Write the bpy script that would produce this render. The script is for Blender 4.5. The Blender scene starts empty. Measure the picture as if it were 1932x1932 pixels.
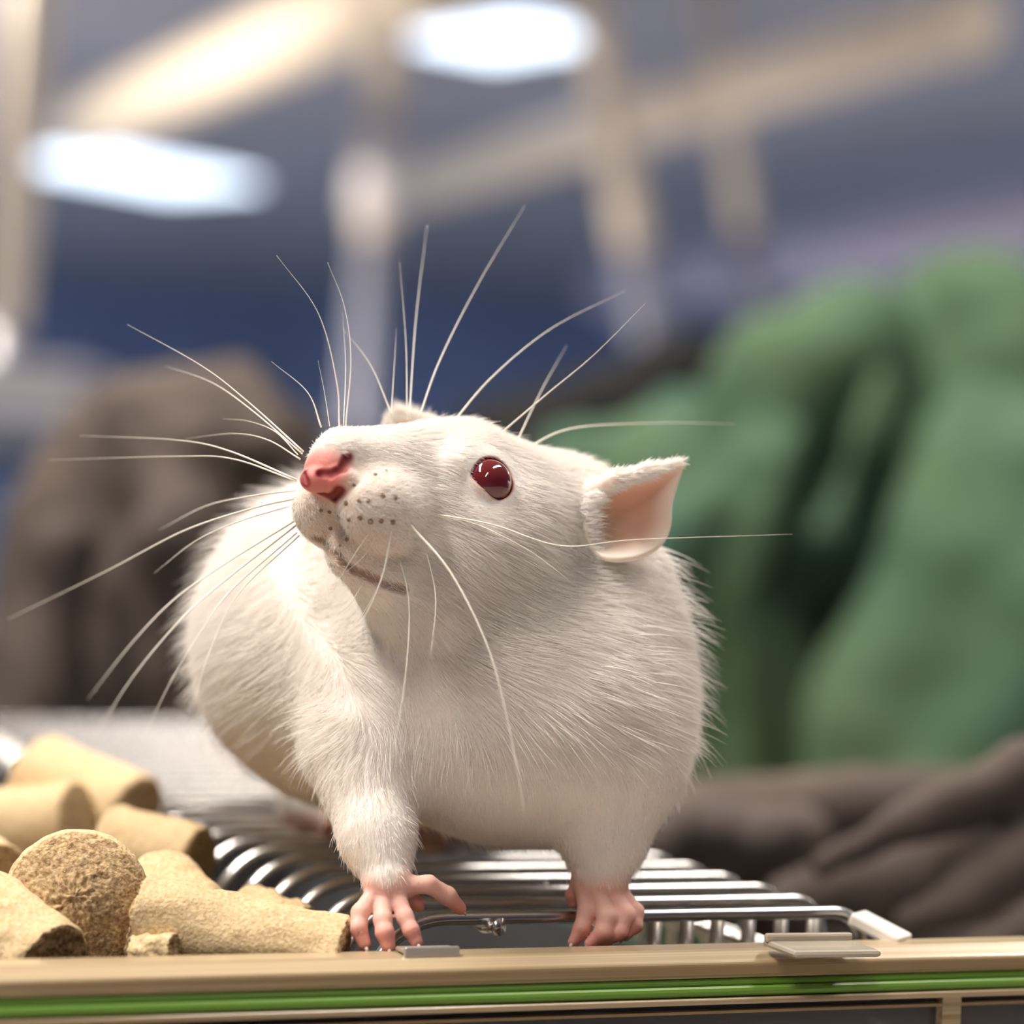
import bpy, bmesh, math, random
import numpy as np
from mathutils import Vector, Matrix, noise

random.seed(4); rng = np.random.default_rng(4)
scene = bpy.context.scene
COL = scene.collection

# ------------------------------------------------------------------ camera
F = 5000.0                       # focal length in pixels of the 1932 frame
PITCH = math.radians(0.4845); ROLL = math.radians(2.3837)
ZL = 0.200                       # height of the cage lid above the bench top
CAM = np.array([0.0, 0.0, ZL + 0.04254])
_cp, _sp, _cr, _sr = math.cos(PITCH), math.sin(PITCH), math.cos(ROLL), math.sin(ROLL)
_ex = np.array([1.0, 0, 0]); _ey = np.array([0, -_sp, _cp])
FWD = np.array([0, _cp, _sp])
RIGHT = _cr * _ex + _sr * _ey
UP = -_sr * _ex + _cr * _ey

cd = bpy.data.cameras.new('camera'); cam = bpy.data.objects.new('camera', cd); COL.objects.link(cam)
cd.sensor_fit = 'HORIZONTAL'; cd.sensor_width = 36.0; cd.lens = F / 1932 * 36.0
cd.clip_start = 0.01; cd.clip_end = 200
cd.dof.use_dof = True; cd.dof.focus_distance = 0.288; cd.dof.aperture_fstop = 13.5
m = Matrix.Identity(4)
for i in range(3):
    m[i][0] = RIGHT[i]; m[i][1] = UP[i]; m[i][2] = -FWD[i]; m[i][3] = CAM[i]
cam.matrix_world = m
scene.camera = cam

def P(px, py, d):
    """world point seen at pixel (px, py) at camera depth d (metres)"""
    return CAM + d * (FWD + RIGHT * (px - 966) / F + UP * (966 - py) / F)
def on_plane(px, py, z):
    r = FWD + RIGHT * (px - 966) / F + UP * (966 - py) / F
    return CAM + r * ((z - CAM[2]) / r[2])

# ------------------------------------------------------------------ world, exposure
w = bpy.data.worlds.new('world'); scene.world = w; w.use_nodes = True
w.node_tree.nodes['Background'].inputs[0].default_value = (0.5, 0.55, 0.65, 1)
w.node_tree.nodes['Background'].inputs[1].default_value = 0.05
vs = scene.view_settings
vs.view_transform = 'Standard'; vs.look = 'None'; vs.gamma = 1.0; vs.use_curve_mapping = False
vs.exposure = 0.0
scene.cycles.max_bounces = 8; scene.cycles.diffuse_bounces = 4; scene.cycles.glossy_bounces = 4
scene.cycles.transmission_bounces = 8; scene.cycles.transparent_max_bounces = 12
scene.cycles.caustics_reflective = False; scene.cycles.caustics_refractive = False
scene.cycles.sample_clamp_indirect = 6.0; scene.cycles.adaptive_threshold = 0.05

CEIL = CAM[2] + 1.50; FLOOR = -0.90
WARM = (1.0, 0.86, 0.70); COOL = (0.80, 0.90, 1.0)
# ceiling luminaires, several unseen and added for brightness: (centre x, y, rotation, length, power, colour, share sent up to the ceiling)
LUMINAIRES = [
    (-0.75, 0.15, 70, 1.5, 58, (1.0, 0.925, 0.84), 0),
    (0.75, 0.75, 70, 1.5, 17, (1.0, 0.94, 0.88), 0),
    (-0.2, -1.6, 70, 1.5, 9, (1.0, 0.94, 0.88), 0),  # added fill for the rat's front, out of view
    (-1.85, 5.3, -63, 1.8, 260, WARM, 4),  # unseen, added to brighten the thick pipe
    (1.9, 4.2, -63, 1.5, 28, WARM, 4),  # unseen, added to brighten the thinner pipe
    (-3.3, 7.0, 60, 1.5, 50, COOL, 12),  # from here down: unseen lamps added to lift the dark ceiling
    (3.6, 8.0, 60, 1.5, 50, COOL, 14),
    (-4.2, 12.0, 60, 1.5, 90, COOL, 24),
    (4.6, 12.5, 60, 1.5, 90, COOL, 28),
]

# ------------------------------------------------------------------ materials
def mat(name, base=(.8, .8, .8), rough=.5, metal=0.0, **kw):
    mt = bpy.data.materials.new(name); mt.use_nodes = True
    b = mt.node_tree.nodes['Principled BSDF']
    b.inputs['Base Color'].default_value = (*base, 1)
    b.inputs['Roughness'].default_value = rough
    b.inputs['Metallic'].default_value = metal
    for k, v in kw.items():
        b.inputs[k.replace('_', ' ')].default_value = v
    return mt
def noise_color(mt, c0, c1, scale, detail=4, coord='Object', lo=.35, hi=.65):
    nt = mt.node_tree; b = nt.nodes['Principled BSDF']
    tc = nt.nodes.new('ShaderNodeTexCoord'); n = nt.nodes.new('ShaderNodeTexNoise'); r = nt.nodes.new('ShaderNodeValToRGB')
    n.inputs['Scale'].default_value = scale; n.inputs['Detail'].default_value = detail
    r.color_ramp.elements[0].color = (*c0, 1); r.color_ramp.elements[1].color = (*c1, 1)
    r.color_ramp.elements[0].position = lo; r.color_ramp.elements[1].position = hi
    nt.links.new(tc.outputs[coord], n.inputs['Vector']); nt.links.new(n.outputs['Fac'], r.inputs['Fac'])
    nt.links.new(r.outputs['Color'], b.inputs['Base Color'])
    return tc, n, r
def add_bump(mt, scale, strength, dist, detail=4, coord='Object'):
    nt = mt.node_tree; b = nt.nodes['Principled BSDF']
    tc = nt.nodes.new('ShaderNodeTexCoord'); n = nt.nodes.new('ShaderNodeTexNoise'); bp = nt.nodes.new('ShaderNodeBump')
    n.inputs['Scale'].default_value = scale; n.inputs['Detail'].default_value = detail
    bp.inputs['Strength'].default_value = strength; bp.inputs['Distance'].default_value = dist
    nt.links.new(tc.outputs[coord], n.inputs['Vector']); nt.links.new(n.outputs['Fac'], bp.inputs['Height'])
    nt.links.new(bp.outputs['Normal'], b.inputs['Normal'])

M = {}
M['steel'] = mat('brushed_steel', (.76, .74, .72), .24, 1.0)
M['steel_light'] = mat('bright_plated_steel', (.72, .69, .64), .38, .9)
M['steel_dull'] = mat('dull_steel', (.50, .46, .42), .35, 1.0)
M['rim'] = mat('amber_plastic', (.58, .42, .24), .28, 0, Coat_Weight=.35, Coat_Roughness=.05, Transmission_Weight=.25, IOR=1.5)
def streaks(mt, c0, c1, sx=6, sy=1400):
    tc, n, r = noise_color(mt, c0, c1, 1.0, 3, lo=.36, hi=.64)
    nt = mt.node_tree; m1 = nt.nodes.new('ShaderNodeMapping'); m2 = nt.nodes.new('ShaderNodeMapping')
    m1.inputs['Rotation'].default_value = (0, 0, -math.radians(22.292)); m2.inputs['Scale'].default_value = (sx, sy, sy)
    nt.links.new(tc.outputs['Object'], m1.inputs['Vector']); nt.links.new(m1.outputs['Vector'], m2.inputs['Vector']); nt.links.new(m2.outputs['Vector'], n.inputs['Vector'])
streaks(M['rim'], (.40, .28, .14), (.70, .55, .36))
M['gasket'] = mat('green_rubber', (.13, .27, .03), .35)
M['tub'] = mat('tinted_clear_plastic', (.17, .17, .18), .10, 0, Transmission_Weight=.6, IOR=1.45)
M['clear'] = mat('clear_plastic', (.70, .62, .50), .12, 0, Transmission_Weight=.45, IOR=1.45)
M['clear_edge'] = mat('white_nylon', (.82, .78, .72), .3)
M['bedding'] = mat('bedding', (.22, .18, .13), .9)
M['green'] = mat('green_fabric', (.075, .21, .105), .85); noise_color(M['green'], (.045, .112, .078), (.088, .155, .078), 9)
M['brown'] = mat('brown_fabric', (.105, .08, .066), .85); noise_color(M['brown'], (.062, .046, .039), (.098, .075, .062), 30)
M['black'] = mat('black_fabric', (.009, .009, .010), .8)
M['ceiling'] = mat('ceiling_paint', (.40, .41, .48), .9)
M['wall'] = mat('blue_wall_paint', (.28, .36, .58), .8)
M['wallband'] = mat('lilac_rail_paint', (.80, .74, .90), .6)
M['floor'] = mat('floor_vinyl', (.45, .45, .47), .5)
M['bench'] = mat('bench_laminate', (.40, .36, .32), .45)
M['cream'] = mat('cream_paint', (.86, .76, .62), .35)
M['greyblue'] = mat('greyblue_paint', (.22, .24, .32), .5)
M['white'] = mat('white_plastic', (.75, .73, .76), .5)
for nm, s in (('floor', 3.0), ('wall', 1.2), ('ceiling', 1.0)):
    c = M[nm].node_tree.nodes['Principled BSDF'].inputs['Base Color'].default_value
    noise_color(M[nm], tuple(x * .9 for x in c[:3]), tuple(x * 1.1 for x in c[:3]), s)
def emis(name, col, st):
    mt = mat(name, (.9, .9, .9), .5); b = mt.node_tree.nodes['Principled BSDF']
    b.inputs['Emission Color'].default_value = (*col, 1); b.inputs['Emission Strength'].default_value = st
    return mt
M['tube_cool'] = emis('cool_tube_light', (.72, .85, 1.0), 3.2)
M['tube_warm'] = emis('warm_tube_light', WARM, 6.0)

# ------------------------------------------------------------------ mesh helpers
def link(o, parent=None, label=None, cat=None, group=None, kind=None):
    COL.objects.link(o)
    if parent is not None: o.parent = parent
    if label: o['label'] = label
    if cat: o['category'] = cat
    if group: o['group'] = group
    if kind: o['kind'] = kind
    return o
def empty(name, loc, label, cat, group=None):
    o = bpy.data.objects.new(name, None); o.location = Vector(loc); o.empty_display_size = .02
    return link(o, None, label, cat, group)
def mesh_obj(name, verts, faces, material, parent=None, smooth=False, **kw):
    me = bpy.data.meshes.new(name)
    v = np.asarray(verts, float)
    if parent is not None: v = v - np.array(parent.location)
    me.from_pydata(v.tolist(), [], faces if isinstance(faces, list) else faces.tolist())
    if smooth: me.polygons.foreach_set('use_smooth', np.ones(len(me.polygons), bool))
    me.update()
    if material: me.materials.append(material)
    o = bpy.data.objects.new(name, me)
    return link(o, parent, **kw)
def bm_obj(name, bm, material, parent=None, smooth=False, **kw):
    bmesh.ops.recalc_face_normals(bm, faces=bm.faces)
    me = bpy.data.meshes.new(name)
    if parent is not None: bmesh.ops.translate(bm, vec=-Vector(parent.location), verts=bm.verts)
    bm.to_mesh(me); bm.free()
    if smooth: me.polygons.foreach_set('use_smooth', np.ones(len(me.polygons), bool))
    if material: me.materials.append(material)
    return link(bpy.data.objects.new(name, me), parent, **kw)
def frame_axes(t):
    t = t / (np.linalg.norm(t) + 1e-12)
    ref = np.array([0, 0, 1.0]) if abs(t[2]) < .9 else np.array([1.0, 0, 0])
    n1 = np.cross(t, ref); n1 /= np.linalg.norm(n1)
    return n1, np.cross(t, n1)
def tube(pts, rad, seg=10, cap=True):
    """verts, faces of a tube along points with radii"""
    pts = np.asarray(pts, float); n = len(pts)
    rad = np.full(n, rad) if np.isscalar(rad) else np.asarray(rad, float)
    V = []; Fc = []
    tang = np.gradient(pts, axis=0)
    n1, n2 = frame_axes(tang[0])
    for i in range(n):
        t = tang[i] / (np.linalg.norm(tang[i]) + 1e-12)
        n1 = n1 - t * n1.dot(t); n1 /= np.linalg.norm(n1); n2 = np.cross(t, n1)
        for k in range(seg):
            a = 2 * math.pi * k / seg
            V.append(pts[i] + rad[i] * (math.cos(a) * n1 + math.sin(a) * n2))
    for i in range(n - 1):
        for k in range(seg):
            k2 = (k + 1) % seg
            Fc.append([i * seg + k, i * seg + k2, (i + 1) * seg + k2, (i + 1) * seg + k])
    if cap:
        Fc.append(list(range(seg))[::-1]); Fc.append([(n - 1) * seg + k for k in range(seg)])
    return V, Fc
def bez(ctrl, n=16):
    """Catmull-Rom through control points"""
    c = [np.asarray(p, float) for p in ctrl]
    if len(c) == 2: return np.array([c[0] + (c[1] - c[0]) * t for t in np.linspace(0, 1, n)])
    c = [2 * c[0] - c[1]] + c + [2 * c[-1] - c[-2]]
    out = []; segs = len(c) - 3
    for u in np.linspace(0, segs - 1e-9, n):
        i = int(u); t = u - i; p0, p1, p2, p3 = c[i:i + 4]
        out.append(.5 * (2 * p1 + (p2 - p0) * t + (2 * p0 - 5 * p1 + 4 * p2 - p3) * t * t + (3 * p1 - p0 - 3 * p2 + p3) * t ** 3))
    return np.array(out)
def box_bm(bm, c, size, rot=0.0, bevel=0.0, seg=2):
    r = bmesh.ops.create_cube(bm, size=1.0)
    vs_ = r['verts']
    bmesh.ops.scale(bm, vec=Vector(size), verts=vs_)
    if bevel:
        eds = list({e for v in vs_ for e in v.link_edges})
        rb = bmesh.ops.bevel(bm, geom=eds, offset=bevel, segments=seg, affect='EDGES', profile=.5)
        vs_ = list({v for f in rb['faces'] for v in f.verts} | {v for v in vs_ if v.is_valid})
    bmesh.ops.rotate(bm, cent=(0, 0, 0), matrix=Matrix.Rotation(rot, 3, 'Z'), verts=vs_)
    bmesh.ops.translate(bm, vec=Vector(c), verts=vs_)
def box(name, c, size, material, parent=None, rot=0.0, bevel=0.0, **kw):
    bm = bmesh.new(); box_bm(bm, c, size, rot, bevel)
    return bm_obj(name, bm, material, parent, **kw)

# ------------------------------------------------------------------ implicit surfaces
def smin(a, b, k):
    h = np.clip(.5 + .5 * (b - a) / k, 0, 1)
    return b + (a - b) * h - k * h * (1 - h)
class Field:
    def __init__(s): s.ops = []
    def cone(s, p0, r0, p1, r1, k=20, sub=False):
        s.ops.append(('c', np.array(p0, float), r0, np.array(p1, float), r1, k, sub))
    def chain(s, pts, k=10, sub=False):
        for a, b in zip(pts[:-1], pts[1:]): s.cone(a[:3], a[3], b[:3], b[3], k, sub)
    def ell(s, c, rad, axes=None, k=20, sub=False):
        s.ops.append(('e', np.array(c, float), np.array(rad, float), np.eye(3) if axes is None else np.array(axes, float), None, k, sub))
    def lid(s, c, r, n, off, k=6):
        s.ops.append(('h', np.array(c, float), r, np.array(n, float) / np.linalg.norm(n), off, k, False))
    def prim(s, op, p):
        if op[0] == 'h':
            q = p - op[1]; a = np.linalg.norm(q, axis=-1) - op[2]; b = op[4] - q @ op[3]
            return -smin(-a, -b, 5.0)
        if op[0] == 'c':
            _, a, r0, b, r1, k, sub = op
            ab = b - a; t = np.clip(((p - a) @ ab) / (ab @ ab + 1e-12), 0, 1)
            return np.linalg.norm(p - a - t[..., None] * ab, axis=-1) - (r0 + (r1 - r0) * t)
        _, c, r, ax, _n, k, sub = op
        q = (p - c) @ ax.T
        k0 = np.linalg.norm(q / r, axis=-1); k1 = np.linalg.norm(q / r ** 2, axis=-1) + 1e-12
        return k0 * (k0 - 1) / k1
    def bounds(s, op):
        if op[0] == 'c':
            r = max(op[2], op[4]); return np.minimum(op[1], op[3]) - r, np.maximum(op[1], op[3]) + r
        r = op[2] if op[0] == 'h' else max(op[2]); return op[1] - r, op[1] + r
    def comb(s, d, op, v):
        if op[6]: return -smin(-d, v, op[5])
        return smin(d, v, op[5])
    def eval(s, p):
        d = np.full(len(p), 1e4)
        for op in s.ops: d = s.comb(d, op, s.prim(op, p))
        return d
    def mesh(s, h, newton=2):
        lo = np.min([s.bounds(o)[0] for o in s.ops if not o[6]], 0) - 4 * h
        hi = np.max([s.bounds(o)[1] for o in s.ops if not o[6]], 0) + 4 * h
        n = np.ceil((hi - lo) / h).astype(int) + 1
        d = np.full(n, 1e4, np.float64)
        ax = [lo[i] + h * np.arange(n[i]) for i in range(3)]
        for op in s.ops:
            b0, b1 = s.bounds(op); mrg = op[5] + 4 * h
            i0 = np.clip(((b0 - mrg - lo) / h).astype(int), 0, n - 1); i1 = np.clip(((b1 + mrg - lo) / h).astype(int) + 2, 0, n)
            sl = tuple(slice(i0[i], i1[i]) for i in range(3))
            g = np.stack(np.meshgrid(*[ax[i][sl[i]] for i in range(3)], indexing='ij'), -1)
            d[sl] = s.comb(d[sl], op, s.prim(op, g))
        v, q = surface_nets(d, lo, h)
        for _ in range(newton): v = s.project(v, h)
        return v, q
    def grad(s, v, e):
        d = s.eval(v)
        g = np.stack([(s.eval(v + np.eye(3)[i] * e) - d) / e for i in range(3)], 1)
        return d, g
    def project(s, v, h):
        d, g = s.grad(v, h * .05)
        st = d[:, None] * g / (np.sum(g * g, 1)[:, None] + 1e-6)
        ln = np.linalg.norm(st, axis=1)[:, None]
        return v - st * np.minimum(1, .7 * h / (ln + 1e-12))
def surface_nets(d, lo, h):
    sgn = d < 0
    c8 = [(i, j, k) for i in (0, 1) for j in (0, 1) for k in (0, 1)]
    n = np.array(d.shape) - 1
    cnt = sum(sgn[i:n[0] + i, j:n[1] + j, k:n[2] + k].astype(np.int8) for i, j, k in c8)
    act = (cnt > 0) & (cnt < 8)
    ids = np.argwhere(act)
    idx = np.full(act.shape, -1, np.int64); idx[act] = np.arange(len(ids))
    vals = np.stack([d[ids[:, 0] + i, ids[:, 1] + j, ids[:, 2] + k] for i, j, k in c8], 1)
    pos = np.zeros((len(ids), 3)); num = np.zeros(len(ids))
    for e0 in range(8):
        for e1 in range(e0 + 1, 8):
            a, b = np.array(c8[e0]), np.array(c8[e1])
            if np.abs(a - b).sum() != 1: continue
            va, vb = vals[:, e0], vals[:, e1]; cr = (va < 0) != (vb < 0)
            t = np.where(cr, va / np.where(cr, va - vb, 1), 0)
            pos += np.where(cr[:, None], a + (b - a) * t[:, None], 0); num += cr
    V = lo + h * (ids + pos / num[:, None])
    Q = []
    for axis in range(3):
        o1, o2 = (axis + 1) % 3, (axis + 2) % 3
        s0 = [slice(1, -1)] * 3; s1 = [slice(1, -1)] * 3
        s0[axis] = slice(0, -1); s1[axis] = slice(1, None)
        A = sgn[tuple(s0)]; B = sgn[tuple(s1)]
        e = np.argwhere(A != B)
        off = np.array([1, 1, 1]); off[axis] = 0
        base = e + off
        flip = A[tuple(e.T)]
        q = []
        for (x, y) in ((-1, -1), (0, -1), (0, 0), (-1, 0)):
            c = base.copy(); c[:, o1] += x; c[:, o2] += y
            q.append(idx[c[:, 0], c[:, 1], c[:, 2]])
        q = np.stack(q, 1)
        q[~flip] = q[~flip][:, ::-1]
        Q.append(q)
    return V, np.concatenate(Q)

# ------------------------------------------------------------------ the room
def slab(name, c, size, material):
    return box(name, c, size, material, kind='structure')
slab('floor', (0, 6, FLOOR - .05), (14, 22, .1), M['floor'])
slab('ceiling', (0, 6, CEIL + .05), (14, 22, .1), M['ceiling'])
slab('wall_back', (0, 17.05, .42), (14, .1, CEIL - FLOOR), M['wall'])
slab('wall_front', (0, -5.05, .42), (14, .1, CEIL - FLOOR), M['wall'])
slab('wall_left', (-7.05, 6, .42), (.1, 22, CEIL - FLOOR), M['wall'])
slab('wall_right', (7.05, 6, .42), (.1, 22, CEIL - FLOOR), M['wall'])
# pale rail along the right of the hall
A = P(1150, 545, 12.0); B = P(2100, 395, 9.0)
V_, F_ = tube([A, B], .13, 12); mesh_obj('trim_1', V_, F_, M['wallband'], None, True, kind='structure')

def luminaire(c, rotdeg, length, label, tubemat, wid=.22, light=None, thick=.06, up=0):
    t = empty('ceiling_light', (c[0], c[1], c[2]), label, 'ceiling light', 'tube lights under the ceiling')
    r = math.radians(rotdeg)
    box('housing', (c[0], c[1], c[2] + thick * .5), (length, wid, thick), M['white'], t, r, .008)
    box('diffuser', (c[0], c[1], c[2] - .012), (length * .96, wid * .86, .02), tubemat, t, r, .006)
    if light:
        P_, colr = light
        ld = bpy.data.lights.new('tube_light', 'AREA'); ld.shape = 'RECTANGLE'; ld.size = length * .95; ld.size_y = wid * .8
        ld.energy = P_; ld.color = colr
        lo = bpy.data.objects.new('tube_light', ld); COL.objects.link(lo); lo.parent = t
        lo.location = (0, 0, -.03); lo.rotation_euler = (0, 0, r)
        if up:                                   # added uplight on rods: unseen second lamp to brighten the ceiling
            for sx in (-1, 1):
                q_ = (c[0] + sx * length * .4 * math.cos(r), c[1] + sx * length * .4 * math.sin(r))
                V_, F_ = tube([(*q_, c[2] + thick), (*q_, CEIL)], .006, 8); mesh_obj('hanger_rod', V_, F_, M['greyblue'], t, True)
            lu = ld.copy(); lu.energy = up; l2 = bpy.data.objects.new('added_up_light', lu); COL.objects.link(l2); l2.parent = t
            l2.location = (0, 0, thick + .02); l2.rotation_euler = (math.pi, 0, r)
    return t
place = ['above the rat', 'right of the cage', 'added as front fill behind the camera', 'added to brighten the thick cream pipe', 'added to brighten the thinner cream pipe',
         'added to brighten the hall by the left wall halfway down', 'added to brighten the hall by the right wall halfway down', 'added to brighten the hall by the left wall at the far end', 'added to brighten the hall by the right wall at the far end']
for (x, y, rd, ln, pw, colr, up), pl in zip(LUMINAIRES, place):
    luminaire((x, y, CEIL - (.30 if up else .06)), rd, ln, 'long ceiling tube light ' + pl, M['tube_warm'] if colr is not COOL else M['tube_cool'], light=(pw, colr), up=up)
# the two lights in view, hung a little under the ceiling
def seen_light(p0, p1, zrel, wid, label):
    z = CAM[2] + zrel
    a, b = on_plane(*p0, z), on_plane(*p1, z); c = (a + b) / 2; dv = b - a
    luminaire(c, math.degrees(math.atan2(dv[1], dv[0])), float(np.linalg.norm(dv)), label, M['tube_cool'], wid, None, CEIL - z)
seen_light((95, 290), (410, 350), 1.46, .62, 'long blue-white ceiling light beyond the thick cream pipe')
seen_light((870, 50), (1035, 84), 1.46, .55, 'short blue-white ceiling light between the two cream pipes')

# cream pipes under the ceiling and their posts
def pipe_thing(name, label, p0, p1, rad, group='cream ceiling pipes', z=None, collars=()):
    a, b = (P(*p0), P(*p1)) if z is None else (on_plane(*p0[:2], CAM[2] + z), on_plane(*p1[:2], CAM[2] + z))
    t = empty(name, a, label, 'pipe', group)
    V_, F_ = tube([a, a + (b - a) * .5, b], rad, 20); mesh_obj('pipe_body', V_, F_, M['cream'], t, True)
    dr = (b - a) / np.linalg.norm(b - a)
    for s in collars:
        c = a + (b - a) * s
        V_, F_ = tube([c - dr * rad * .5, c + dr * rad * .5], rad * 1.12, 20); mesh_obj('collar', V_, F_, M['cream'], t, True)
        top = c.copy(); top[2] = CEIL
        V_, F_ = tube([c, top], rad * .12, 8); mesh_obj('hanger_rod', V_, F_, M['greyblue'], t, True)
    return t
pipe_thing('ceiling_pipe', 'thick cream pipe slanting up behind the long light', (165, 238), (860, -70), .082, z=1.0, collars=(.97,))
pipe_thing('ceiling_pipe', 'thinner cream pipe crossing behind the slanted struts', (760, 362), (1815, 40), .064, z=1.0, collars=(.995,))
def post(name, label, pts, d, rad, cut=None, glint=None):
    """pts: pixel run; carried up to the ceiling and down to the floor along its own line"""
    a, b = P(*pts[0], d), P(*pts[1], d)
    dr = (b - a) / (b[2] - a[2])
    top = a + dr * (CEIL - a[2]); bot = a + dr * (FLOOR - a[2])
    t = empty(name, bot, label, 'post', 'posts behind the rat')
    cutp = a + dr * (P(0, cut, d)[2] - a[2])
    V_, F_ = tube([bot, cutp], rad * .98, 16); mesh_obj('lower_shade_section', V_, F_, M['greyblue'], t, True)  # grey-blue below paints in the light fading down the post
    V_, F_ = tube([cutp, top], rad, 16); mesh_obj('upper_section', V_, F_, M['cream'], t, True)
    if glint:
        c0, c1 = a + dr * (P(0, glint[0], d)[2] - a[2]), a + dr * (P(0, glint[1], d)[2] - a[2])
        V_, F_ = tube([c0, c1], rad * 1.5, 16); mesh_obj('collar', V_, F_, M['white'], t, True)  # white sleeve stands in for a glossy highlight on the post
    return t
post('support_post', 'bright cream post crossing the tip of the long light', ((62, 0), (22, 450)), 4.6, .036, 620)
post('support_post', 'cream post with white highlight sleeve beside the end of the thinner pipe', ((736, 0), (708, 400)), 6.2, .040, 420, (175, 380))
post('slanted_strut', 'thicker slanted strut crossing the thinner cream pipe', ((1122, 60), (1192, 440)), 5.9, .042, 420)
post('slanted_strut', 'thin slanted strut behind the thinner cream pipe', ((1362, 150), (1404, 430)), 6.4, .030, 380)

# ------------------------------------------------------------------ bench
t = empty('lab_bench', (0, .55, FLOOR), 'pale laminate lab bench under the animal cage', 'bench')
box('bench_top', (0, .55, -.02), (2.6, 1.9, .04), M['bench'], t, 0, .004)
for sx in (-1.2, 1.2):
    for sy in (-.3, 1.4):
        box('leg', (sx, sy, (FLOOR - .04) / 2), (.06, .06, -.04 - FLOOR), M['steel_dull'], t, 0, .004)
M['bluepanel'] = mat('blue_panel_paint', (.10, .16, .34), .5)
t = empty('side_bench', (-.8, 3.2, FLOOR), 'blue-fronted side bench carrying the white box', 'bench')
zb_ = float(P(60, 800, 3.1)[2])
box('bench_top', (-.8, 3.2, zb_ - .02), (1.4, .7, .04), M['greyblue'], t, 0, .004)
box('front_panel', (-.8, 2.9, (FLOOR + zb_ - .04) / 2), (1.36, .03, zb_ - .04 - FLOOR), M['bluepanel'], t, 0, .004)
for sx in (-1.4, -.2):
    for sy in (2.94, 3.5):
        box('leg', (sx, sy, (FLOOR + zb_ - .04) / 2), (.05, .05, zb_ - .04 - FLOOR), M['steel_dull'], t, 0, .004)
a = P(60, 685, 3.1)
t = empty('white_box', (a[0] - .06, 3.15, zb_), 'pale white plastic box on bench behind the brown cloth', 'box')
box('box_body', (a[0] - .06, 3.15, (zb_ + a[2] - .02) / 2), (.24, .2, a[2] - zb_ - .02), M['white'], t, 0, .01)
box('lid', (a[0] - .06, 3.15, a[2] - .01), (.26, .22, .02), M['white'], t, 0, .006)

# ------------------------------------------------------------------ cage: lid frame of reference
YAW = math.radians(22.292)
LA = np.array([math.cos(YAW), math.sin(YAW), 0]); LB = np.array([-math.sin(YAW), math.cos(YAW), 0])
L0 = np.array([-.00825, .29035, ZL]); LW = .05454; SP = .010; WR = .00075
def lid(u, v, z=0.0): return L0 + LA * u + LB * v + np.array([0, 0, z])
rimc = on_plane(966, 1789, ZL - .002)
V0 = float((rimc - L0) @ LB) - .006      # front face of the rim, lid coordinates
ZR = -.002                                # rim top relative to the lid
U0, U1, VB = -.19, .080, .292

tub = empty('cage_tub', lid(.02, .1, -ZL), 'amber-tinted clear plastic cage with green seal under the steel lid', 'animal cage')
def extrude_profile(name, prof, material, parent, u0=U0, u1=U1, smooth=False):
    n = len(prof)
    V_ = [lid(u, V0 + v, ZR + z) for u in (u0, u1) for v, z in prof]
    F_ = [[i, (i + 1) % n, n + (i + 1) % n, n + i] for i in range(n)] + [list(range(n))[::-1], [n + i for i in range(n)]]
    bm = bmesh.new()
    bv = [bm.verts.new(p) for p in V_]
    for f in F_: bm.faces.new([bv[i] for i in f])
    return bm_obj(name, bm, material, parent, smooth)
def arc(cx, cz, r, a0, a1, n=6):
    return [(cx + r * math.cos(math.radians(a)), cz + r * math.sin(math.radians(a))) for a in np.linspace(a0, a1, n)]
extrude_profile('rim', [(.0062, -.0028), (.0062, 0)] + arc(.0026, -.0002, .0002, 90, 130, 3) + [(.0006, -.0011)] + arc(.0006, -.0015, .0006, 110, 180, 4) + [(0, -.0024), (.0004, -.0028)], M['rim'], tub)
extrude_profile('seal', [(.005, -.0029)] + arc(.0005, -.00335, .00045, 90, 250, 6) + arc(.0001, -.00418, .0006, 110, 270, 6) + [(.005, -.0048)], M['gasket'], tub)
extrude_profile('lower_lip', [(.006, -.0048)] + arc(-.0004, -.0051, .00028, 90, 180, 4) + [(-.0007, -.0055), (.006, -.0055)], M['rim'], tub)
extrude_profile('ledge', [(.0025, -.0063), (-.0001, -.0063), (-.0001, -.0066), (.0025, -.0066)], M['rim'], tub)
H = ZL + ZR - .0066
def wall_panel(name, u0, u1, v0, v1, z0, z1, material):
    bm = bmesh.new(); c = lid((u0 + u1) / 2, (v0 + v1) / 2, (z0 + z1) / 2)
    box_bm(bm, c, (u1 - u0, v1 - v0, z1 - z0), YAW)
    return bm_obj(name, bm, material, tub)
zt = ZR - .0055; zb = -ZL + .001
wall_panel('front_wall', U0, U1, V0 + .0012, V0 + .0032, zb, zt, M['tub'])
wall_panel('back_wall', U0, U1, VB, VB + .002, zb, zt, M['tub'])
wall_panel('side_wall', U0, U0 + .002, V0 + .0032, VB, zb, zt, M['tub'])
wall_panel('side_wall', U1 - .002, U1, V0 + .0032, VB, zb, -.022, M['tub'])
wall_panel('tub_floor', U0, U1, V0 + .0012, VB + .002, zb - .001, zb + .001, M['tub'])
wall_panel('rear_rim', U0, U1, VB - .004, VB + .004, ZR - .006, ZR, M['tub'])
wall_panel('side_rim', U0 - .004, U0 + .004, V0 + .006, VB, ZR - .006, ZR, M['rim'])
ribp = on_plane(1782, 1900, ZL - .009); ru = float((ribp - L0) @ LA)
wall_panel('rib', ru - .0012, ru + .0012, V0 - .0002, V0 + .0012, zt - .03, zt, M['rim'])
bd = lid(.005, (V0 + VB) / 2, -ZL + .02)
bmv = bmesh.new(); bmesh.ops.create_grid(bmv, x_segments=60, y_segments=60, size=.5)
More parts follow.
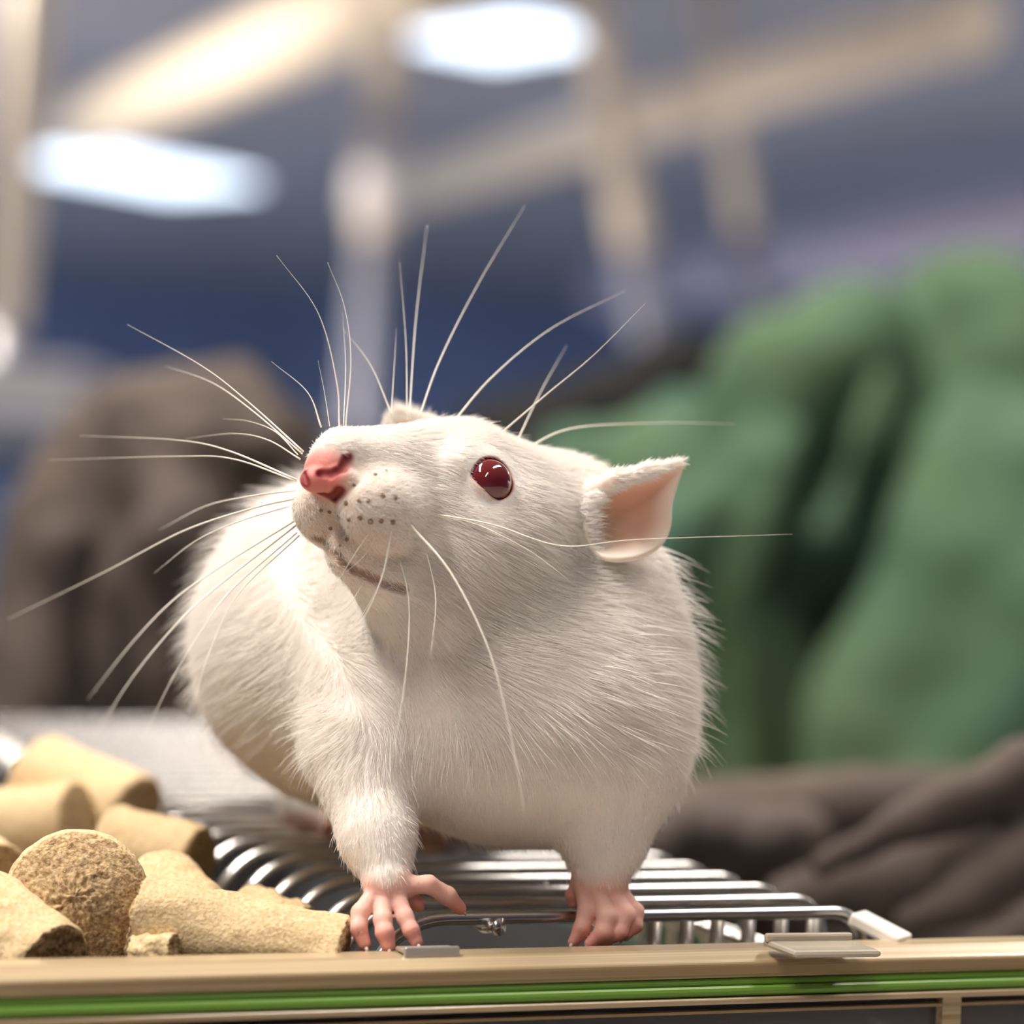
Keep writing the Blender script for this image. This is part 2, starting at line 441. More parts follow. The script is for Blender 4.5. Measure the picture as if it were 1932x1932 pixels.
for v in bmv.verts:
    v.co = Vector(lid(.005, (V0 + VB) / 2 + .001, -ZL + .03)) + Vector((LA * v.co.x * (U1 - U0 - .008) + LB * v.co.y * (VB - V0 - .010))) + Vector((0, 0, .006 * noise.noise(v.co * 30)))
bm_obj('bedding', bmv, M['bedding'], None, True, label='dark loose bedding lying in bottom of the cage', cat='bedding', kind='stuff')

# ------------------------------------------------------------------ cage lid
cl = empty('wire_grille', lid(LW / 2, .1, 0), 'shiny steel wire grille with food hopper under the rat', 'grille')
NW = 28
HOP = -.034                    # hopper depth
def wire_path(v, full=True):
    pts = []
    # right end bends down
    for a_ in np.linspace(-10, 90, 7):
        pts.append(lid(LW - .003 + .004 * math.cos(math.radians(a_)), v, -.004 + .004 * math.sin(math.radians(a_))))
    pts.insert(0, lid(LW + .001, v, -.013))
    for u in np.linspace(LW - .008, .006, 5): pts.append(lid(u, v, 0))
    R = .009
    ang = 66
    for a_ in np.linspace(90, 90 + ang, 8):
        pts.append(lid(.003 + R * math.cos(math.radians(a_)), v, -R + R * math.sin(math.radians(a_))))
    if full:
        e = pts[-1]; dr = np.array([-math.sin(math.radians(ang)) * 0 - .42, -.907])
        L = (HOP - (e[2] - ZL)) / dr[1]
        pts.append(e + LA * dr[0] * L + np.array([0, 0, dr[1] * L]))
        pts.append(pts[-1] + LA * -.004 + np.array([0, 0, -.003]))
        pts.append(pts[-1] + LA * -.06)
    return pts
for i in range(NW):
    V_, F_ = tube(wire_path(SP * i), WR, 10)
    mesh_obj('wire', V_, F_, M['steel'], cl, True)
def rod(name, pts, r, material=None, parent=cl):
    V_, F_ = tube(pts, r, 10); return mesh_obj(name, V_, F_, material or M['steel'], parent, True)
rod('cross_bar', [lid(LW + .0005, -.004, -.008), lid(LW + .0005, SP * NW, -.008)], .0012)
rod('cross_bar', [lid(LW * .5, .012, -.0015), lid(LW * .5, SP * NW, -.0015)], .0010, M['steel_dull'])
rod('cross_bar', [lid(.0075 - .02, -.002, -.0225), lid(.0075 - .02, SP * NW, -.0225)], .0010, M['steel_dull'])
rod('cross_bar', [lid(-.05, V0 + .008, HOP - .0045), lid(-.05, SP * NW, HOP - .0045)], .0012, M['steel_dull'])
rod('support_rail', [lid(LW + .001, .001, -.013), lid(U1 - .001, .001, -.0215), lid(U1 + .003, .001, -.0205)], .0012, M['steel_dull'])
rod('support_rail', [lid(LW + .001, VB - .006, -.013), lid(U1 - .001, VB - .006, -.0215), lid(U1 + .003, VB - .006, -.0205)], .0012, M['steel_dull'])
# short uprights under the front wire
for px in (1215, 1278, 1338, 1400, 1465, 1530):
    p = on_plane(px, 1745, ZL - .002); u = float((p - L0) @ LA)
    rod('upright', [lid(u, .003, -.001), lid(u, .003, -.016)], .00085, M['steel_dull'])
wbk = bmesh.new(); box_bm(wbk, lid(.028, .0042, -.0135), (.062, .0008, .006), YAW)
bm_obj('front_strip', wbk, M['steel_dull'], cl)
# bright bent corner plate at the right end
cpl = bmesh.new(); ca = P(1622, 1738, .3105); cb = P(1700, 1770, .300)
ctr = (ca + cb) / 2
box_bm(cpl, (0, 0, 0), (.0066, .0042, .0016), 0, .0004)
bmesh.ops.rotate(cpl, cent=(0, 0, 0), matrix=Matrix.Rotation(math.radians(20), 3, 'Y') , verts=cpl.verts)
bmesh.ops.rotate(cpl, cent=(0, 0, 0), matrix=Matrix.Rotation(math.radians(-30), 3, 'Z'), verts=cpl.verts)
bmesh.ops.translate(cpl, vec=Vector(ctr), verts=cpl.verts)
bm_obj('corner_plate', cpl, M['clear_edge'], cl)
# clear latch plate and small steel tab lying on the rim
p = on_plane(1550, 1787, ZL + ZR + .0008)
lt = empty('plastic_latch', p, 'clear plastic latch tab on the rim near lid corner', 'latch')
box('plate', p + np.array([0, 0, -.0001]), (.0105, .0085, .0008), M['clear'], lt, YAW - .06, .0004)
box('raised_edge', p + LB * .003 + np.array([0, 0, .0006]), (.0105, .0010, .0010), M['clear'], lt, YAW - .06, .0003)
p = on_plane(806, 1788, ZL + ZR + .0006)
tb = empty('steel_tab', p, 'small bright steel tab on the rim by the paw', 'tab')
box('plate', p - np.array([0, 0, .0002]), (.0062, .0030, .0004), M['steel_light'], tb, YAW, .0002)
box('folded_edge', p - LB * .0014 + np.array([0, 0, -.0002]), (.0062, .0005, .0011), M['steel_light'], tb, YAW, .0002)
# bent wire end below the front wire
rod('wire_end', [P(880, 1737, .297), P(915, 1752, .294), P(941, 1749, .291)], .0006)
rod('wire_end', [P(936, 1748, .2912), P(946, 1749, .2908)], .0010)

# ------------------------------------------------------------------ food pellets
def pellet_mat(name, c0, c1):
    mt = mat(name, c0, .9); noise_color(mt, c0, c1, 2200, 8, lo=.32, hi=.66); add_bump(mt, 2600, .6, .0004, 8)
    return mt
M['pellet'] = pellet_mat('pressed_pellet', (.54, .38, .19), (.74, .57, .35))
M['pellet_core'] = pellet_mat('broken_pellet_core', (.26, .15, .06), (.66, .48, .27))
def pellet(px, py, d, axis, rad_px, len_px, label, seed, rough=.10, bulge=0.0, chip=0.0):
    """axis in camera terms (right, up, toward camera)"""
    c = P(px, py, d); k = d / F
    ax = RIGHT * axis[0] + UP * axis[1] - FWD * axis[2]; ax /= np.linalg.norm(ax)
    n1, n2 = frame_axes(ax)
    R_, L_ = rad_px * k, len_px * k
    rs = np.random.default_rng(seed)
    nseg, prof = 72, []
    for s in np.linspace(0, 1, 22): prof.append((-L_ / 2, s * .88, 1))
    for s in np.linspace(0, 1, 6)[1:]: prof.append((-L_ / 2 + .12 * R_ * (1 - math.cos(s * math.pi / 2)), .88 + .12 * math.sin(s * math.pi / 2), 1 if s < .6 else 0))
    for s in np.linspace(0, 1, 26)[1:-1]: prof.append((-L_ / 2 + .12 * R_ + s * (L_ - .24 * R_), 1.0, 0))
    for s in np.linspace(1, 0, 6)[1:]: prof.append((L_ / 2 - .12 * R_ * (1 - math.cos(s * math.pi / 2)), .88 + .12 * math.sin(s * math.pi / 2), 1 if s < .6 else 0))
    for s in np.linspace(1, 0, 22)[1:]: prof.append((L_ / 2, s * .88, 1))
    V_ = []; so = Vector(rs.uniform(-50, 50, 3))
    for (x, r, cap) in prof:
        for q in range(nseg):
            a = 2 * math.pi * q / nseg
            y, z = r * R_ * math.cos(a), r * R_ * math.sin(a)
            v = Vector((x, y, z))
            big = noise.noise(v / R_ * 1.3 + so); mid = noise.noise(v / R_ * 4 + so); fine = noise.noise(v / R_ * 14 + so); vf = noise.noise(v / R_ * 34 + so)
            amp = R_ * (rough * (.8 * big + .3 * mid) + (.05 if cap else .008) * fine + (.05 if cap else .012) * vf)
            if cap:
                sg = 1 if x > 0 else -1
                x2 = x + sg * (amp + bulge * R_ * (1 - r * r)); dirr = 0
                V_.append(c + ax * x2 + n1 * y + n2 * z)
            else:
                sc = 1 + amp / R_
                V_.append(c + ax * x + (n1 * y + n2 * z) * sc)
    F_ = []
    for i in range(len(prof) - 1):
        for q in range(nseg):
            q2 = (q + 1) % nseg
            F_.append([i * nseg + q, i * nseg + q2, (i + 1) * nseg + q2, (i + 1) * nseg + q])
    bm = bmesh.new(); bv = [bm.verts.new(p) for p in V_]
    mi = []
    for f in F_:
        fc = bm.faces.new([bv[i] for i in f]); fc.material_index = 1 if prof[f[0] // nseg][2] else 0; fc.smooth = True
    bmesh.ops.remove_doubles(bm, verts=bm.verts, dist=R_ * .002)
    bmesh.ops.recalc_face_normals(bm, faces=bm.faces)
    bmesh.ops.translate(bm, vec=-Vector(c), verts=bm.verts)
    me = bpy.data.meshes.new('food_pellet'); bm.to_mesh(me); bm.free()
    me.materials.append(M['pellet']); me.materials.append(M['pellet_core'])
    o = bpy.data.objects.new('food_pellet', me); o.location = Vector(c)
    return link(o, None, label, 'food pellet', 'food pellets heaped in the hopper')
pellet(150, 1722, .2935, (.12, .30, 1), 134, 300, 'tan food pellet with round rough broken end facing out', 1, .06, .38)
pellet(452, 1773, .283, (1, -.20, .12), 84, 400, 'long tan food pellet lying by the rat paw', 2, .14)
pellet(350, 1735, .302, (.45, -.3, .6), 86, 260, 'rounded tan food pellet tucked behind the long one', 12, .12)
pellet(516, 1735, .305, (.8, -.25, .5), 50, 140, 'short chipped pellet piece against the hopper wires', 3, .2)
pellet(288, 1618, .335, (.93, -.18, .30), 82, 190, 'smooth tan food pellet resting beside the wire bends', 4, .06)
pellet(158, 1512, .372, (.85, -.28, .42), 92, 240, 'topmost tan pellet of the heap with dark end', 5, .06)
pellet(48, 1565, .362, (.9, .12, .3), 82, 230, 'tan food pellet under the topmost one', 6, .06)
pellet(22, 1772, .279, (.75, -.42, .55), 92, 220, 'cracked brown-faced pellet against the plastic rim', 7, .12)
pellet(292, 1797, .279, (.9, .1, .3), 34, 90, 'small pale pellet crumb between two big pellets', 8, .25)
pellet(-42, 1630, .325, (.5, -.1, .8), 62, 200, 'tan pellet end peeping from behind the rough pellet', 9, .08)
for i, (px, py, d, axx) in enumerate([(330, 1850, .315, (1, .1, .3)), (120, 1790, .345, (.6, .1, .8)), (230, 1690, .375, (.8, 0, .5)), (60, 1680, .395, (.4, .1, .9)), (-60, 1800, .31, (.9, 0, .3))]):
    pellet(px, py, d, axx, 86, 300, 'tan food pellet buried beneath the visible heap', 20 + i, .08)

# ------------------------------------------------------------------ fabrics behind the rat
def cloth(name, prims, material, label, h, kind_k, cat='cloth', wrinkle=0.0, wscale=20):
    fd = Field()
    for pr in prims:
        sub = len(pr) > 2 and pr[2] == 'sub'
        a, b = pr[0], pr[1]
        fd.cone(P(*a[:3]), a[3] * a[2] / F, P(*b[:3]), b[3] * b[2] / F, kind_k, sub)
    v, q = fd.mesh(h)
    if wrinkle:
        d, g = fd.grad(v, h * .1); g /= np.linalg.norm(g, axis=1)[:, None] + 1e-9
        nz = np.array([noise.noise(Vector(p) * wscale) + .5 * noise.noise(Vector(p) * wscale * 2.3) for p in v])
        v = v + g * (nz * wrinkle)[:, None]
    v[:, 2] = np.maximum(v[:, 2], .0005)          # lies on the bench top
    return mesh_obj(name, v, q, material, None, True, label=label, cat=cat)
d = .72
cloth('brown_cloth', [
    ((300, 900, d, 215), (330, 1330, d, 260)), ((130, 1010, d, 130), (160, 1400, d, 190)), ((440, 850, d - .01, 110), (470, 1350, d, 150)),
    ((240, 800, d - .05, 60), (300, 1000, d - .065, 62)), ((300, 1000, d - .065, 62), (330, 1250, d - .06, 80)),
    ((380, 830, d - .05, 50), (380, 1000, d - .05, 60)), ((120, 1030, d - .05, 50), (110, 1300, d - .05, 60)),
    ((455, 720, d - .01, 42), (500, 840, d - .03, 48)), ((540, 830, d, 60), (560, 1000, d, 80)),
    ((215, 1010, d - .06, 20), (225, 1380, d - .055, 40), 'sub'), ((245, 860, d - .07, 12), (215, 1010, d - .065, 20), 'sub'), ((500, 830, d - .05, 14), (475, 1150, d - .05, 24), 'sub'),
    ((300, 1300, d + .02, 300), (300, 2600, d + .12, 330)),
], M['brown'], 'rounded bundle of dark brown cloth behind the food pellets', .0035, .012, wrinkle=.003, wscale=45)
d = .46
cloth('brown_cloth', [
    ((2120, 1440, d, 150), (1640, 1680, d - .01, 80)), ((1640, 1680, d - .01, 80), (1480, 1700, d, 44)),
    ((1930, 1450, d - .03, 60), (1560, 1630, d - .03, 34)), ((2000, 1600, d - .03, 70), (1720, 1740, d - .03, 40)),
    ((1250, 1590, d + .05, 60), (1500, 1590, d + .04, 75)), ((1330, 1550, d + .04, 40), (1470, 1580, d + .01, 50)),
    ((1280, 1530, d + .06, 70), (1900, 1520, d + .07, 76)), ((1400, 1720, d + .07, 90), (2150, 1800, d + .05, 120)),
    ((2080, 1800, d - .02, 110), (1880, 1810, d - .02, 60)), ((1700, 1750, d + .03, 100), (1960, 1780, d + .03, 130)),
    ((1700, 1900, d + .08, 300), (1900, 2900, d + .10, 420)), ((2150, 1900, d + .08, 300), (2250, 2900, d + .10, 420)),
    ((1760, 1575, d - .05, 9), (1610, 1680, d - .045, 13), 'sub'), ((1850, 1650, d - .055, 13), (1690, 1755, d - .05, 17), 'sub'),
    ((1900, 1740, d - .06, 30), (1760, 1790, d - .05, 40), 'sub'),
], M['brown'], 'dark brown wrinkled cloth piled beyond right end of the cage', .0024, .008, wrinkle=.0016, wscale=70)
d = 1.0
_r = np.random.default_rng(11)
folds = []
for _k in range(22):
    x0, y0 = _r.uniform(1150, 1960), _r.uniform(620, 1250)
    if y0 < 1010 - (x0 - 1000) * .5: continue
    ln = _r.uniform(180, 420)
    folds.append(((x0, y0, d - .045 - .02 * _r.random(), _r.uniform(16, 34)), (x0 - ln * .38, y0 + ln, d - .04 - .02 * _r.random(), _r.uniform(22, 50))))
cloth('green_cloth', folds + [
    ((1250, 900, d, 130), (1330, 1500, d, 190)), ((1480, 700, d - .02, 120), (1360, 1000, d - .01, 120)),
    ((1600, 640, d, 130), (1560, 1000, d + .02, 130)), ((1860, 600, d + .01, 130), (1900, 1000, d, 170)),
    ((1900, 900, d - .04, 160), (1640, 1350, d - .05, 120)), ((1980, 1150, d - .05, 160), (1780, 1500, d - .05, 160)),
    ((1640, 1320, d - .05, 90), (1600, 1540, d - .04, 100)), ((1080, 880, d + .05, 80), (1100, 1500, d + .05, 150)),
    ((1760, 560, d + .02, 60), (1690, 900, d + .01, 70)), ((1290, 790, d + .03, 60), (1180, 860, d + .04, 60)),
    ((1400, 1200, d + .03, 130), (1420, 1600, d + .03, 180)),
    ((1300, 1600, d + .05, 330), (1300, 2200, d + .1, 360)), ((1900, 1500, d + .05, 330), (1900, 2200, d + .1, 380)),
    ((1900, 900, d + .1, 300), (1900, 1500, d + .1, 300)), ((1500, 1000, d + .1, 260), (1500, 1500, d + .1, 300)),
    ((1750, 850, d - .10, 30), (1520, 1180, d - .09, 60), 'sub'), ((1520, 1180, d - .09, 60), (1480, 1450, d - .09, 80), 'sub'),
    ((1740, 880, d - .04, 36), (1510, 1180, d - .02, 60), 'sub'), ((1510, 1180, d - .02, 60), (1480, 1440, d - .02, 74), 'sub'),
    ((1400, 900, d - .06, 22), (1310, 1150, d - .06, 50), 'sub'), ((1640, 640, d - .07, 24), (1590, 900, d - .07, 36), 'sub'),
    ((1820, 540, d - .10, 40), (1760, 620, d - .08, 40), 'sub'), ((1920, 640, d - .11, 30), (1880, 720, d - .1, 40), 'sub'),
], M['green'], 'crumpled green fabric heaped behind the rat', .006, .012, wrinkle=.005, wscale=22)
d = 1.34
cloth('black_cloth', [
    ((900, 815, d, 60), (1160, 755, d, 66)), ((1160, 755, d, 66), (1270, 690, d, 58)), ((1270, 690, d, 58), (1340, 655, d, 36)),
    ((1000, 850, d, 90), (1000, 2000, d + .02, 160)), ((1250, 800, d + .01, 90), (1250, 2000, d + .02, 160)),
], M['black'], 'black cloth peeping over top of the green fabric', .006, .012)

# ------------------------------------------------------------------ the rat
D0 = .288; K0 = D0 / F
def Q(px, py, w):
    """pixel + depth offset (px units toward camera) -> camera-frame coordinates in K0 units (x right, y down, z toward camera)"""
    s = (D0 - w * K0) / D0
    return np.array([(px - 966) * s, (py - 966) * s, w])
def sc(w): return (D0 - w * K0) / D0
def to_world(q):
    q = np.atleast_2d(q)
    return CAM + (K0 * q[:, :1]) * RIGHT - (K0 * q[:, 1:2]) * UP + (D0 - K0 * q[:, 2:3]) * FWD
hf = np.array([-.70, -.16, .70]); hf /= np.linalg.norm(hf)
hl = np.array([.70, 0, .70]); hl /= np.linalg.norm(hl)
hu = np.cross(hf, hl); hu /= np.linalg.norm(hu)
if hu[1] > 0: hu = -hu
NOSE = Q(604, 888, 95)
def Hd(a, b, c): return NOSE - hf * a + hl * b + hu * c
HAX = np.array([hf, hl, hu])
rf = Field()
def cq(p0, r0, p1, r1, k=40, sub=False): rf.cone(Q(*p0), r0 * sc(p0[2]), Q(*p1), r1 * sc(p1[2]), k, sub)
def eq(p, r, k=60, axes=None): rf.ell(Q(*p), np.array(r) * sc(p[2]), axes, k)
# trunk
eq((985, 1330, -340), (290, 262, 330), 60)
eq((900, 1325, -210), (225, 225, 190), 80)
eq((1128, 1370, -250), (172, 215, 190), 90)
eq((706, 1330, -270), (138, 205, 170), 80)
eq((702, 1212, -740), (330, 318, 460), 90)
eq((820, 1262, -1500), (315, 285, 560), 120)
cq((985, 1040, -300), 176, (985, 1270, -330), 268, 90)
eq((1066, 1020, -330), (158, 148, 160), 70)
eq((1130, 1190, -330), (150, 180, 190), 90)
# head
rf.ell(Hd(395, 0, -2), (225, 160, 148), HAX, 60)
rf.cone(Hd(50, 0, 38), 52, Hd(330, 0, 45), 104, 40)
rf.cone(Hd(24, 0, 0), 44, Hd(200, 0, -30), 100, 40)
for s in (1, -1):
    rf.ell(Hd(112, 66 * s, -58), (98, 62, 74), HAX, 36)
    rf.ell(Hd(380, 100 * s, -80), (150, 98, 125), HAX, 60)
    rf.ell(Hd(300, 100 * s, 50), (70, 42, 52), HAX, 40)
rf.cone(Hd(108, 0, -140), 50, Hd(330, 0, -175), 120, 34)
rf.cone(Hd(330, 0, -150), 130, Q(960, 1250, -240), 220, 90)
rf.ell(Hd(14, 0, -2), (34, 42, 36), HAX, 14)
# nose lobes
rf.ell(Q(596, 905, 112), (30, 24, 28), None, 8); rf.ell(Q(640, 905, 118), (34, 24, 24), None, 10)
# arms (rat's right arm is on the picture's left)
cq((690, 1430, -150), 112, (712, 1580, -20), 66, 60); cq((712, 1580, -20), 66, (730, 1655, 35), 44, 40)
cq((1160, 1460, -230), 116, (1142, 1590, -170), 70, 60); cq((1142, 1590, -170), 70, (1130, 1652, -150), 46, 40)
eq((735, 1674, 45), (46, 32, 34), 24)
eq((1132, 1676, -142), (50, 34, 34), 24)
def finger(pts, k=7): rf.chain([(*Q(*p[:3]), p[3] * sc(p[2])) for p in pts], k)
FINGERS = [
    [(708, 1684, 55, 17), (680, 1722, 95, 17), (676, 1752, 115, 16), (688, 1781, 122, 13)],
    [(722, 1692, 60, 18), (722, 1735, 105, 17), (726, 1760, 122, 17), (732, 1783, 126, 14)],
    [(748, 1688, 60, 17), (764, 1730, 90, 16), (776, 1756, 105, 15), (786, 1777, 110, 12)],
    [(758, 1672, 50, 19), (808, 1668, 45, 17), (844, 1690, 25, 17), (868, 1714, 8, 12)],
    [(768, 1688, 30, 13), (786, 1704, 25, 13), (792, 1712, 22, 9)],
    [(1104, 1684, -128, 18), (1108, 1722, -112, 18), (1098, 1752, -98, 16), (1082, 1777, -90, 11)],
    [(1132, 1690, -118, 19), (1146, 1730, -92, 19), (1138, 1760, -80, 17), (1114, 1781, -80, 12)],
    [(1156, 1688, -128, 18), (1180, 1726, -105, 18), (1168, 1758, -92, 16), (1140, 1776, -86, 11)],
    [(1168, 1682, -142, 16), (1200, 1720, -130, 15), (1198, 1746, -118, 14), (1180, 1766, -108, 10)],
    [(1092, 1664, -150, 14), (1080, 1690, -150, 13), (1082, 1704, -148, 10)],
]
for f in FINGERS: finger(f)
# hind feet
for (x, y, wz, s) in ((640, 1560, -1230, -1), (812, 1585, -1130, 1)):
    cq((x, y - 55, wz - 160), 60, (x, y, wz), 26, 30)
    for t_ in (-1, 0, 1): cq((x + t_ * 10, y, wz), 15, (x + t_ * 26, y + 8, wz + 130), 11, 8)
    cq((x, y - 70, wz - 250), 120, (x + 30, y - 30, wz - 120), 60, 40)
# eye sockets
EYE = Hd(292, 104, 40); EYE_R = 50
EYE = Q(919, 911, 0) * 1.0
EYE = np.array([EYE[0], EYE[1], float((Hd(292, 126, 40))[2])])
EYE2 = EYE - hl * (2 * float((EYE - NOSE) @ hl))
print('EYE z', EYE[2])
for e in (EYE, EYE2):
    rf.ell(e, (47.5, 47.5, 47.5), None, 7, True)
# eyelids: lower ridge and a soft brow
e0 = EYE
rf.lid(e0, 52, (-.68, .73, 0), 13, 6)
rf.lid(EYE2, 52, (.2, .9, 0), 16, 6)
rf.cone(e0 + np.array([-78, 30, 2]), 30, e0 + np.array([0, 88, 2]), 34, 40)
# mouth groove, nostrils
def groove(pts, k):
    rf.chain([(*Q(*p[:3]), p[3]) for p in pts], k, True)
MOUTH = [(596, 1016), (632, 1048), (676, 1080), (722, 1100), (760, 1112)]
NOSTRIL = [[(606, 893), (626, 893), (646, 884), (657, 862)], [(571, 892), (575, 908)], [(606, 932), (626, 940), (640, 925)]]
# surface depth lookup along the camera axis
def surf_w(px, py, w0=400, w1=-700, step=8):
    ws = np.arange(w0, w1, -step)
    pts = np.array([Q(px, py, x) for x in ws]); dd = rf.eval(pts)
    i = np.argmax(dd < 0)
    if not (dd < 0).any(): return None
    a, b = ws[i - 1], ws[i]
    for _ in range(8):
        mth = (a + b) / 2
        if rf.eval(Q(px, py, mth)[None])[0] < 0: b = mth
        else: a = mth
    return (a + b) / 2
def on_surf(pts, dw=0.0, default=0):
    out = []
    for p in pts:
        x = surf_w(*p); x = default if x is None else x
        out.append((p[0], p[1], x + dw)); default = x
    return out
mouth3 = on_surf(MOUTH); nost3 = [on_surf(n_, default=90) for n_ in NOSTRIL]
SUBS = [('mouth', mouth3, 9, 8)] + [('nostril', n_, r_, 5) for n_, r_ in zip(nost3, (8.5, 7, 7))]
for _, pp, r_, k_ in SUBS: rf.chain([(*Q(*p), r_) for p in pp], k_, True)

v, q = rf.mesh(8.0)
# refine faces of the face, paws and mouth, then settle on the exact surface
bm = bmesh.new(); bv = [bm.verts.new(p) for p in v]
for f in q.tolist():
    try: bm.faces.new([bv[i] for i in f])
    except ValueError: pass
bmesh.ops.triangulate(bm, faces=bm.faces)
def fine_mask(p):
    m_ = np.linalg.norm(p - NOSE, axis=1) < 110
    m_ |= np.linalg.norm(p - EYE, axis=1) < 95
    m_ |= (p[:, 1] > (1672 - 966)) & (p[:, 2] > -420)
    mp = np.array([Q(*x) for x in mouth3])
    m_ |= np.min(np.linalg.norm(p[:, None] - mp[None], axis=2), 1) < 60
    return m_
for it in range(2):
    bm.verts.ensure_lookup_table(); bm.faces.ensure_lookup_table()
    co = np.array([x.co[:] for x in bm.verts]); mk = fine_mask(co)
    eds = [e for e in bm.edges if mk[e.verts[0].index] and mk[e.verts[1].index]]
    bmesh.ops.subdivide_edges(bm, edges=eds, cuts=1, use_grid_fill=True)
    bmesh.ops.triangulate(bm, faces=[f for f in bm.faces if len(f.verts) > 3])
    bm.verts.index_update()
bm.verts.ensure_lookup_table()
co = np.array([x.co[:] for x in bm.verts]); mk = fine_mask(co)
for it in range(3): co[mk] = rf.project(co[mk], 4.0)
for x, c in zip(bm.verts, co): x.co = c
bm.verts.index_update()
tri = np.array([[l.index for l in f.verts] for f in bm.faces])
bm.free()
print('rat verts', len(co), 'tris', len(tri))
_, gr = rf.grad(co, .5)
nrm = gr / (np.linalg.norm(gr, axis=1)[:, None] + 1e-9)

# skin colours
def sstep(x, a, b):
    t_ = np.clip((x - a) / (b - a), 0, 1); return t_ * t_ * (3 - 2 * t_)
def dist_poly(p, poly):
    dm = np.full(len(p), 1e9)
    for a, b in zip(poly[:-1], poly[1:]):
        a, b = np.asarray(a, float), np.asarray(b, float); ab = b - a
        t_ = np.clip((p - a) @ ab / (ab @ ab + 1e-9), 0, 1)
        dm = np.minimum(dm, np.linalg.norm(p - a - t_[:, None] * ab, axis=1))
    return dm
def masks(p):
    mk = {}
    mk['nose'] = 1 - sstep(np.linalg.norm((p - Q(608, 896, 110)) * np.array([1, 1.05, .8]), axis=1), 34, 72)
    hands = np.zeros(len(p))
    for f in FINGERS:
        dl = dist_poly(p, [Q(*x[:3]) for x in f]); hands = np.maximum(hands, 1 - sstep(dl, 22, 46))
    hands = np.maximum(hands, sstep(p[:, 1] + (p[:, 2] < -420) * -9999, 1652 - 966, 1700 - 966))
    mk['hand'] = hands
    mk['hind'] = sstep(p[:, 1] / (D0 - p[:, 2] * K0) * D0, 1525 - 966, 1550 - 966) * (p[:, 2] < -800)
    mk['mouth'] = 1 - sstep(dist_poly(p, [Q(*x) for x in mouth3]), 7, 17)
    mk['nostril'] = 1 - sstep(np.min([dist_poly(p, [Q(*x) for x in n_]) for n_ in nost3], axis=0), 7, 17)
    mk['eye'] = np.maximum(1 - sstep(np.linalg.norm(p - EYE, axis=1), 48, 55), 1 - sstep(np.linalg.norm(p - EYE2, axis=1), 48, 60))
    return mk
mk = masks(co)
base = np.tile(np.array([.84, .78, .72]), (len(co), 1))
def mix(c, m_, amt=1.0):
    global base
    base = base * (1 - amt * m_[:, None]) + np.array(c) * (amt * m_[:, None])
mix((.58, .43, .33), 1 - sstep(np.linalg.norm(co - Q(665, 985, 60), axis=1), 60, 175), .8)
mix((.66, .21, .18), mk['nose'], .95)
mix((.78, .40, .32), mk['hand'], .85)
tips = np.zeros(len(co))
for f in FINGERS: tips = np.maximum(tips, 1 - sstep(np.linalg.norm(co - Q(*f[-1][:3]), axis=1), 18, 50))
mix((.72, .24, .19), tips, .6)
mix((.70, .36, .28), mk['hind'], .8)
mix((.26, .13, .08), mk['mouth'], .8)  # dark gap shade painted into the mouth groove
mix((.24, .02, .025), mk['nostril'], .95)
mix((.50, .16, .13), mk['eye'], .9)
rat = empty('rat', tuple(lid(.03, .05, 0)), 'white albino rat with red eye and pink paws gripping the cage lid', 'rat')
M['skin'] = mat('rat_skin', (.8, .7, .6), .55, 0, Specular_IOR_Level=.3, Subsurface_Weight=.25, Subsurface_Scale=.002)
nt = M['skin'].node_tree; an = nt.nodes.new('ShaderNodeVertexColor'); an.layer_name = 'Col'
nt.links.new(an.outputs['Color'], nt.nodes['Principled BSDF'].inputs['Base Color'])
nt.nodes['Principled BSDF'].inputs['Subsurface Radius'].default_value = (1, .45, .3)
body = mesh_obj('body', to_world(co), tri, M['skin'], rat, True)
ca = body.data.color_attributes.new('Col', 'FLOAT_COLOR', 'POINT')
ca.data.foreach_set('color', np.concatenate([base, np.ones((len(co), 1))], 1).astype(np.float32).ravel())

# eyes
def uv_ball(c, r, axis_out, nu=40, nv=28):
    V_ = []; n1, n2 = frame_axes(axis_out)
    for i in range(nv + 1):
        th = math.pi * i / nv
        for j in range(nu):
            a = 2 * math.pi * j / nu
            V_.append(c + r * (math.cos(th) * axis_out + math.sin(th) * (math.cos(a) * n1 + math.sin(a) * n2)))
    F_ = [[i * nu + j, i * nu + (j + 1) % nu, (i + 1) * nu + (j + 1) % nu, (i + 1) * nu + j] for i in range(nv) for j in range(nu)]
    return np.array(V_), F_
M['eye'] = mat('red_eye', (.13, .012, .014), .04, 0, Coat_Weight=1.0, Coat_Roughness=.01, Subsurface_Weight=.3, Subsurface_Scale=.0015)
M['eye'].node_tree.nodes['Principled BSDF'].inputs['Subsurface Radius'].default_value = (1, .15, .1)
for e, s in ((EYE, 1), (EYE2, -1)):
    ax_ = hl * s
    V_, F_ = uv_ball(e, 46.5, ax_)
    mesh_obj('eye', to_world(V_), F_, M['eye'], rat, True, label='glossy dark red eye')

